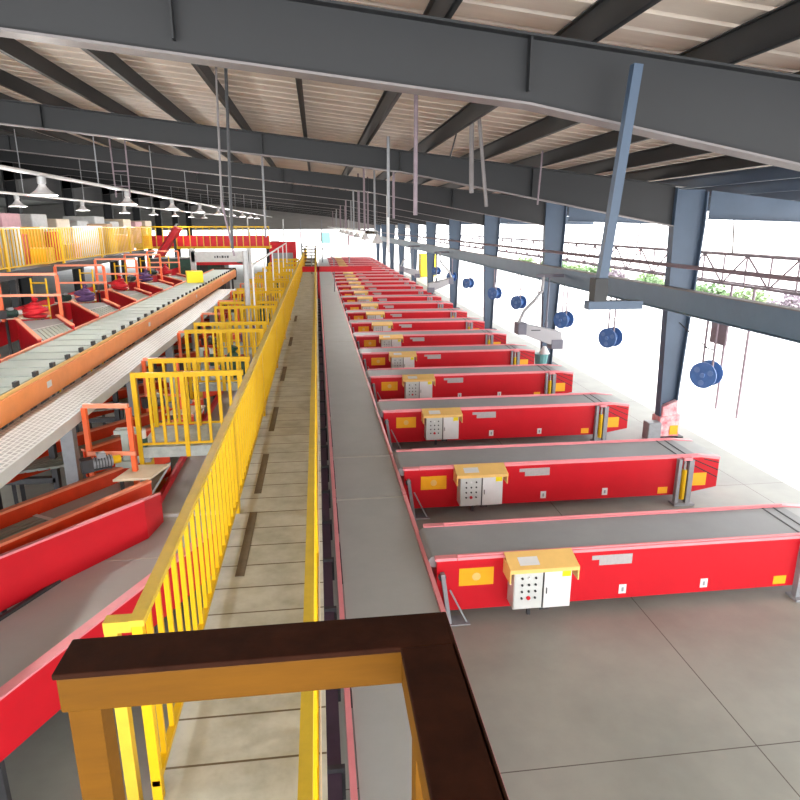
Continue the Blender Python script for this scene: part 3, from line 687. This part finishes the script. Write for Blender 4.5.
# ------------------------------------------------------------------ reels on the beam
def reel(label):
    t = thing('hanging_reel', label, 'reel', group='blue reels hanging under the tie beam')
    for s in (-.17, .17):
        MB().tube((0, s, 0), (0, s, -1.10), .024, 8).build('hanger_rod', PURP, t)
    MB().tube((0,-.17,-.62), (0,.17,-.62), .014, 6).build('cross_bar', DARK, t)
    ang = .95; ax = Vector((math.sin(ang), math.cos(ang), .0))
    cc = Vector((0,0,-1.15))
    for s in (-1, 1):
        p = cc+ax*s*.17; f = MB().tube(p-ax*.012, p+ax*.012, .27, 24).build('reel_flange', BLUE, t)
        q = MB()
        for j in range(3):
            a = 2*PI*j/3+.4; side = Vector((ax.y, -ax.x, 0)); e = p+ax*s*.014 + (side*math.cos(a)+Vector((0,0,1))*math.sin(a))*.16
            q.tube(e, e+ax*s*.004, .06, 12)
        q.build('flange_window', REELL, f)
    MB().tube(cc-ax*.22, cc+ax*.22, .05, 12).build('hub', REELL, t)
    MB().tube(cc-ax*.16, cc+ax*.16, .13, 16).build('spool', BLUE, t)
    return t
RY = [12.0, 16.5, 19.95, 24.8, 28.35, 33.6, 38.0, 43.0]
r0 = reel('nearest blue double-flanged reel hanging on rods from the blue grey beam'); r0.location = (7.9, RY[0], 3.03)
for k in range(1, 8): dup(r0, (7.9, RY[k], 3.03), f'{nth(k, last=7)} blue double-flanged reel hanging on rods from the beam')
tag(MB().box(-.02, .02, -.38, .14, -.52, 0).build('mounting_plate', PURP, loc=(8.05, 12.1, 3.03)), 'mauve metal plate fixed behind the rods of the nearest blue reel', 'plate')
tag(MB().tube((7.95, 13.3, 2.75), (7.9, 12.1, 2.42), .012, 6).build('tension_wire', DARK), 'thin dark wire sloping from the large column to the nearest reel', 'wire')

# loading heads
def loader(label, flip):
    t = thing('dock_lamp_housing', label, 'dock lamp', group='grey housings hanging from the tie beam')
    s = -1 if flip else 1
    MB().add([(-.72*s,-.2,.28),(.66*s,-.2,-.04),(.70*s,-.2,-.30),(.30*s,-.2,-.44),(-.52*s,-.2,-.12),(-.76*s,-.2,.08),
              (-.72*s,.2,.28),(.66*s,.2,-.04),(.70*s,.2,-.30),(.30*s,.2,-.44),(-.52*s,.2,-.12),(-.76*s,.2,.08)],
             [(0,1,2,3,4,5),(11,10,9,8,7,6)]+[(i,(i+1)%6,6+(i+1)%6,6+i) for i in range(6)]).build('housing', BOXG, t, bevel=.02)
    MB().box(min(.34*s,.72*s), max(.34*s,.72*s), -.22, .22, -.58, -.28).build('end_box', BOXD, t, bevel=.01)
    MB().box(min(-.78*s,-.5*s), max(-.78*s,-.5*s), -.22, .22, -.10, .27).build('front_box', BOXD, t, bevel=.02)
    MB().path([(-.70*s,0,.25),(-.55*s,0,.62),(-.22*s,0,.95),(.0,0,1.25),(.02*s,0,1.72)], .055).build('arm', BOXG, t)
    MB().tube((.20*s,0,.08), (.22*s,0,1.72), .03, 8).tube((.20*s,0,.1), (.20*s,0,.26), .055, 8).build('hanger_rod', BOXD, t)
    MB().box(-.35, -.05, -.205, -.2, .02, .05).build('lettering', DARK, t)
    return t
lo = loader('large grey lamp housing on a curved arm, in front of a blue grey column', False); lo.location = (6.95, 19.5, 1.62)
MB_ = None
lo2 = loader('grey lamp housing facing left on a curved arm, farther than the large one', True); lo2.location = (7.1, 37.5, 1.6)
lo3 = dup(lo, (6.9, 48.5, 1.6), 'farthest grey lamp housing on a curved arm, near the yellow container')
for i, yy in enumerate((19.5, 37.5, 48.5)):
    o = MB().box(6.75, 7.62, yy-.05, yy+.05, 3.28, 3.38).build('bracket_arm', BOXD)
    tag(o, f'short bracket sticking out from the tie beam above the {["large nearest","left-facing","farthest"][i]} grey housing', 'bracket')

# hanging L-shaped steel hanger near the camera
t = thing('steel_hanger', 'tilted L-shaped blue grey steel hanger dropping from the nearest girder', 'hanger', (2.45, 5.2, 0))
MB().bar((.06,0,6.05), (-.10,0,4.22), .075, .075).build('shaft', STEELB, t)
MB().box(-.20, .28, -.05, .05, 4.16, 4.23).build('foot', STEELB, t)
MB().box(-.16, -.05, -.06, .06, 4.23, 4.42).build('clamp', STEEL, t)

# ------------------------------------------------------------------ rods, pipes, cable tray, lamps
def rod(p, q, r, m, label, name='hanging_rod', group='thin rods hanging from the roof'):
    o = MB().tube((0,0,0), Vector(q)-Vector(p), r, 8).build(name, m, loc=p); return tag(o, label, 'rod', group)
rod((-1.17,9,6.82), (-1.22,9,5.05), .014, FLG, 'pale rod hanging from the roof at upper left, left one of the close pair')
rod((-1.05,9,6.82), (-1.12,9,4.55), .020, DARK, 'dark rod hanging from the roof at upper left, right one of the close pair')
rod((-1.22,9,5.15), (-1.10,9,4.45), .014, PURP, 'mauve lower rod below the pale rod at upper left')
rod((-1.48,20,6.8), (-1.49,20,4.50), .030, POST, 'single thin rod between the close pair and the central rods')
rod((2.33,10,6.5), (2.36,10,5.32), .036, FLG, 'thick greyish rod above the middle of the picture')
rod((2.43,10,6.5), (2.60,10,5.12), .028, FLG, 'thin slanting rod just right of the thick greyish rod')
rod((2.55,12,6.5), (2.42,12,6.0), .014, DARK, 'short dark slanting stay close to the thick greyish rod')
rod((1.35,9,6.6), (1.35,9,4.98), .028, PURP, 'long mauve rod left of the thick greyish rod')
rod((4.55,13.2,6.3), (4.5,13.2,5.25), .018, PURP, 'short rod against the second girder right of centre')
rod((1.95,18,6.55), (1.95,18,5.60), .030, POST, 'grey upper part of the rod with a bright white lower half')
rod((1.95,18,5.60), (1.95,18,4.10), .040, WHT, 'bright white lower half of the central hanging rod')
t = thing('cable_tray', 'long cable tray hung below the roof above the left ends of the red conveyors', 'cable tray', (1.62, 19.5, 0))
MB().box(-.2, .2, 0, 64, 4.58, 4.60).box(-.2,-.18,0,64,4.6,4.68).box(.18,.2,0,64,4.6,4.68).build('tray', GALV, t)
MB().tube((-.05,0,4.63), (-.05,64,4.63), .03, 6).tube((.06,0,4.63), (.06,64,4.63), .035, 6).build('cables', WOODB, t)
TR = [13.2, 16.0, 19.8, 21.2, 22.5, 24.0, 25.5, 28.8, 32, 35.5, 39, 43, 47, 52, 57, 63]
for i, y in enumerate(TR):
    rod((1.62 + (.25 if i % 2 else -.18), y, gtop(1.6)+.2), (1.62+(.25 if i % 2 else -.18), y, 4.66 if y > 19.5 else 5.0), .03, PURP if i % 3 else POST,
        f'{nth(i, last=len(TR)-1)} thin rod in the receding row above the red conveyors', group='rods holding the cable tray')
for i in range(7):
    y = 24+6.0*i
    t = thing('ceiling_lamp', f'{nth(i, last=6)} small grey lamp hanging under the cable tray', 'lamp', (2.2, y, 4.2), group='small lamps under the cable tray')
    MB().tube((0,0,.32), (0,0,0.0), .05, 12, .22, cap=False).build('lamp_shade', SHADE, t); MB().tube((0,0,.32),(0,0,gtop(2.2)-4.2+.2), .012, 6).build('stem', DARK, t)
    MB().tube((0,0,.02),(0,0,.08), .08, 12).build('bulb', LAMP, t)

for x, lab in ((-4.7, 'white conduit carrying the nearer row of dome lamps on the left'), (-8.3, 'pale conduit carrying the farther row of dome lamps on the left')):
    t = thing('lamp_conduit', lab, 'conduit', (x, 3, 5.70))
    MB().tube((0,0,0), (0,70,-.03), .035, 8).build('pipe', WHT, t)
    for i in range(14):
        MB().tube((0,2.5+5*i,0), (0,2.5+5*i,gtop(x)-5.70+.1), .014, 6).build('suspension_rod', POST, t)
def dome(label, group):
    t = thing('dome_lamp', label, 'lamp', group=group)
    s = MB(); rs = [(.05,0),(.07,-.05),(.12,-.11),(.19,-.16),(.235,-.19)]
    for (a, z0), (b_, z1) in zip(rs[:-1], rs[1:]): s.tube((0,0,z0), (0,0,z1), a, 20, b_, cap=False)
    s.build('lamp_shade', SHADE, t, smooth=True)
    MB().tube((0,0,.12), (0,0,0), .07, 12).build('ballast', GALV, t)
    MB().tube((0,0,-.11), (0,0,-.17), .07, 14).build('bulb', LAMP, t)
    return t
def glow(name, loc, e):
    l = bpy.data.lights.new(name, 'POINT'); l.energy = e; l.shadow_soft_size = .12; l.color = (1, .97, .92)
    o = bpy.data.objects.new(name, l); C.objects.link(o); o.location = loc
l0 = dome('nearest white dome lamp hanging from the white conduit, upper left', 'dome lamps on the nearer conduit'); l0.location = (-4.7, 12.4, 5.54)
for k in (-1, -2): dup(l0, (-4.7, 12.4+5.25*k, 5.54), f'unseen white dome lamp on the nearer conduit, {["above the near end of the sorter", "at the very start of the conduit"][-k-1]}')  # two lamps outside the view, kept for the light they give
for k in range(1, 9): dup(l0, (-4.7, 12.4+5.25*k, 5.54), f'{nth(k, last=8)} white dome lamp hanging from the nearer conduit')
l1 = dome('nearest white dome lamp on the farther conduit, left of the dark column', 'dome lamps on the farther conduit'); l1.location = (-8.3, 20, 5.54)
for k in range(1, 7): dup(l1, (-8.3, 20+5.25*k, 5.54), f'{nth(k, last=6)} white dome lamp hanging from the farther conduit')
for i in range(7): glow('ceiling_lamp_light', (2.2, 24+6.0*i, 4.1), 60)
for k in range(9): glow('dome_lamp_light', (-4.7, 12.4+5.25*k, 5.25), 95)
for k in range(-2, 0): glow('dome_lamp_light', (-4.7, 12.4+5.25*k, 5.25), 95)  # fill light from the two unseen lamps
for k in range(7): glow('dome_lamp_light', (-8.3, 20+5.25*k, 5.25), 60)
t = thing('lamp_cradle', 'dark narrow ladder-like cradle hanging above the second dome lamp at left', 'hanger', (-4.62, 17.0, 5.5))
for s in (-.16, .16): MB().tube((s,0,.0), (s*1.1,0,1.4), .018, 6).build('rod', PURP, t)
for z in (.25, .6): MB().tube((-.17,0,z), (.17,0,z), .014, 6).build('rung', PURP, t)

# ------------------------------------------------------------------ things outside and at the back
LV = [LEAF1, LEAF2, LEAF3]; LN = ['mid green', 'pale yellow green', 'mauve flowering']
for k in range(16):
    i = [0, 1, 2, 1, 0, 1][k % 6]; y = 24+3.0*k + rnd.random()*.4; x = 22.5+rnd.random()*2; R = 1.35+rnd.random()*.2
    t = thing('bush', f'{LN[i]} bush in the hedge beyond the yard, {ORD[k]} from the right', 'bush', (x, y, 0), group='bushes of the hedge beyond the yard')
    lf = MB()
    for j in range(900):
        th = rnd.random()*2*PI; ph = math.acos(rnd.random()); rr = R*(.65+.4*rnd.random())
        p = Vector((rr*math.sin(ph)*math.cos(th), rr*math.sin(ph)*math.sin(th), .12+rr*math.cos(ph)*.95))
        u = Vector((rnd.gauss(0,1), rnd.gauss(0,1), rnd.gauss(0,1))).normalized(); v = u.orthogonal().normalized()
        s_ = .10+rnd.random()*.09
        lf.add([p-u*s_, p+v*s_*.5, p+u*s_, p-v*s_*.5], [(0,1,2,3)])
    lf.build('foliage', LV[i], t)
    st = MB()
    for j in range(5):
        a = 2*PI*j/5; st.tube((0,0,0), (math.cos(a)*R*.5, math.sin(a)*R*.5, R*.8), .035, 6, .012)
    st.build('stems', BARK, t)
t = thing('storage_container', 'bright yellow container standing outside beyond the far right columns', 'container', (10.6, 62, 0))
MB().box(-.75,.75,0,1.5,.05,2.2).build('shell', STK, t, bevel=.03); MB().box(-.7,-.02,-.03,0,.15,2.1).box(.02,.7,-.03,0,.15,2.1).build('door', STK, t)
MB().box(-.2,.2,-.05,-.03,1.0,1.1).build('latch', DARK, t)
o = MB().box(-.16, .16, -.14, .14, 0, .42).build('junction_box', POST, loc=(7.66, 13.45, 0), bevel=.02)
tag(o, 'small weathered grey box on the floor against the wrapped foot of the large column', 'box')
t = thing('cloth_bundle', 'small teal and white bundle at the foot of a right-hand column', 'bundle', (7.7, 21.3, 0))
MB().tube((0,0,0), (0,0,.5), .18, 12, .25).build('bundle_body', CYAN, t); MB().tube((.1,0,.5), (.1,0,.75), .2, 10, .06).build('bundle_top', WSACK, t)
# building across the yard at the far end
t = thing('far_building', 'pale building with a few windows seen through the far opening', 'building', (0, 112, 0))
MB().box(-28, 12, 0, 6, 0, 7.5).build('wall', mat('far_wall', (0.78, 0.77, 0.77), 0.7, var=0.04, scale=1), t)
WG = mat('window_grey', (0.13, 0.13, 0.14), 0.5, var=0.1); WP = mat('window_pink', (0.22, 0.11, 0.13), 0.5, var=0.1)
for x, z, m_ in ((-11, 2.2, WG), (-7.5, 2.2, WG), (-4, 2.3, WP), (-.5, 2.2, WG), (2.6, 2.2, WG), (5.2, 1.6, WP), (8, 2.2, WG)):
    w_ = MB().box(x, x+1.3, -.06, 0, z, z+1.5).build('window', m_, t); MB().box(x+.15, x+1.15, -.08, -.06, z+.15, z+1.35).build('pane', PANW, w_)
MB().box(.9, 2.3, -.08, 0, 1.9, 3.6).build('cyan_panel', CYAN, t)
for i, (x, y) in enumerate(((-3.2, 66), (-1.6, 70), (.6, 74), (3.4, 70), (-6, 60))):
    o = MB().tube((0,0,0), (0,0,5.4), .06, 8).build('service_pole', [WHT, POST, POST, GALV, WHT][i], loc=(x, y, 0))
    tag(o, ['thin white pole in front of the far opening, left of the brown stair', 'thin grey pole in front of the far opening, just above the brown stair',
            'thin grey pole in the far opening, above the far end of the central belt', 'thin silver pole in front of the far opening, above the last red conveyors',
            'thin white pole far back, behind the red framed machine'][i], 'pole')

# ------------------------------------------------------------------ light
w = bpy.data.worlds.new('World'); bpy.context.scene.world = w; w.use_nodes = True
bg = w.node_tree.nodes['Background']; bg.inputs['Color'].default_value = (0.96, 0.98, 1.0, 1); bg.inputs['Strength'].default_value = 3.2
sun = bpy.data.lights.new('sun', 'SUN'); sun.energy = 6; sun.angle = math.radians(8); sun.color = (1, .98, .95)
so = bpy.data.objects.new('sun', sun); C.objects.link(so); so.rotation_euler = (math.radians(12), math.radians(28), 0)

# ------------------------------------------------------------------ camera
cam = bpy.data.cameras.new('camera'); co = bpy.data.objects.new('camera', cam); C.objects.link(co)
co.location = (0, 0, 4.85); co.rotation_euler = (math.radians(90-15.293), 0, -math.radians(7.215))
cam.sensor_width = 36; cam.lens = 28.8; cam.clip_start = 0.05; cam.clip_end = 600
S = bpy.context.scene; S.camera = co
S.view_settings.view_transform = 'Standard'; S.view_settings.look = 'None'; S.view_settings.gamma = 1; S.view_settings.use_curve_mapping = False
S.view_settings.exposure = 1.1
S.cycles.max_bounces = 8; S.cycles.diffuse_bounces = 6
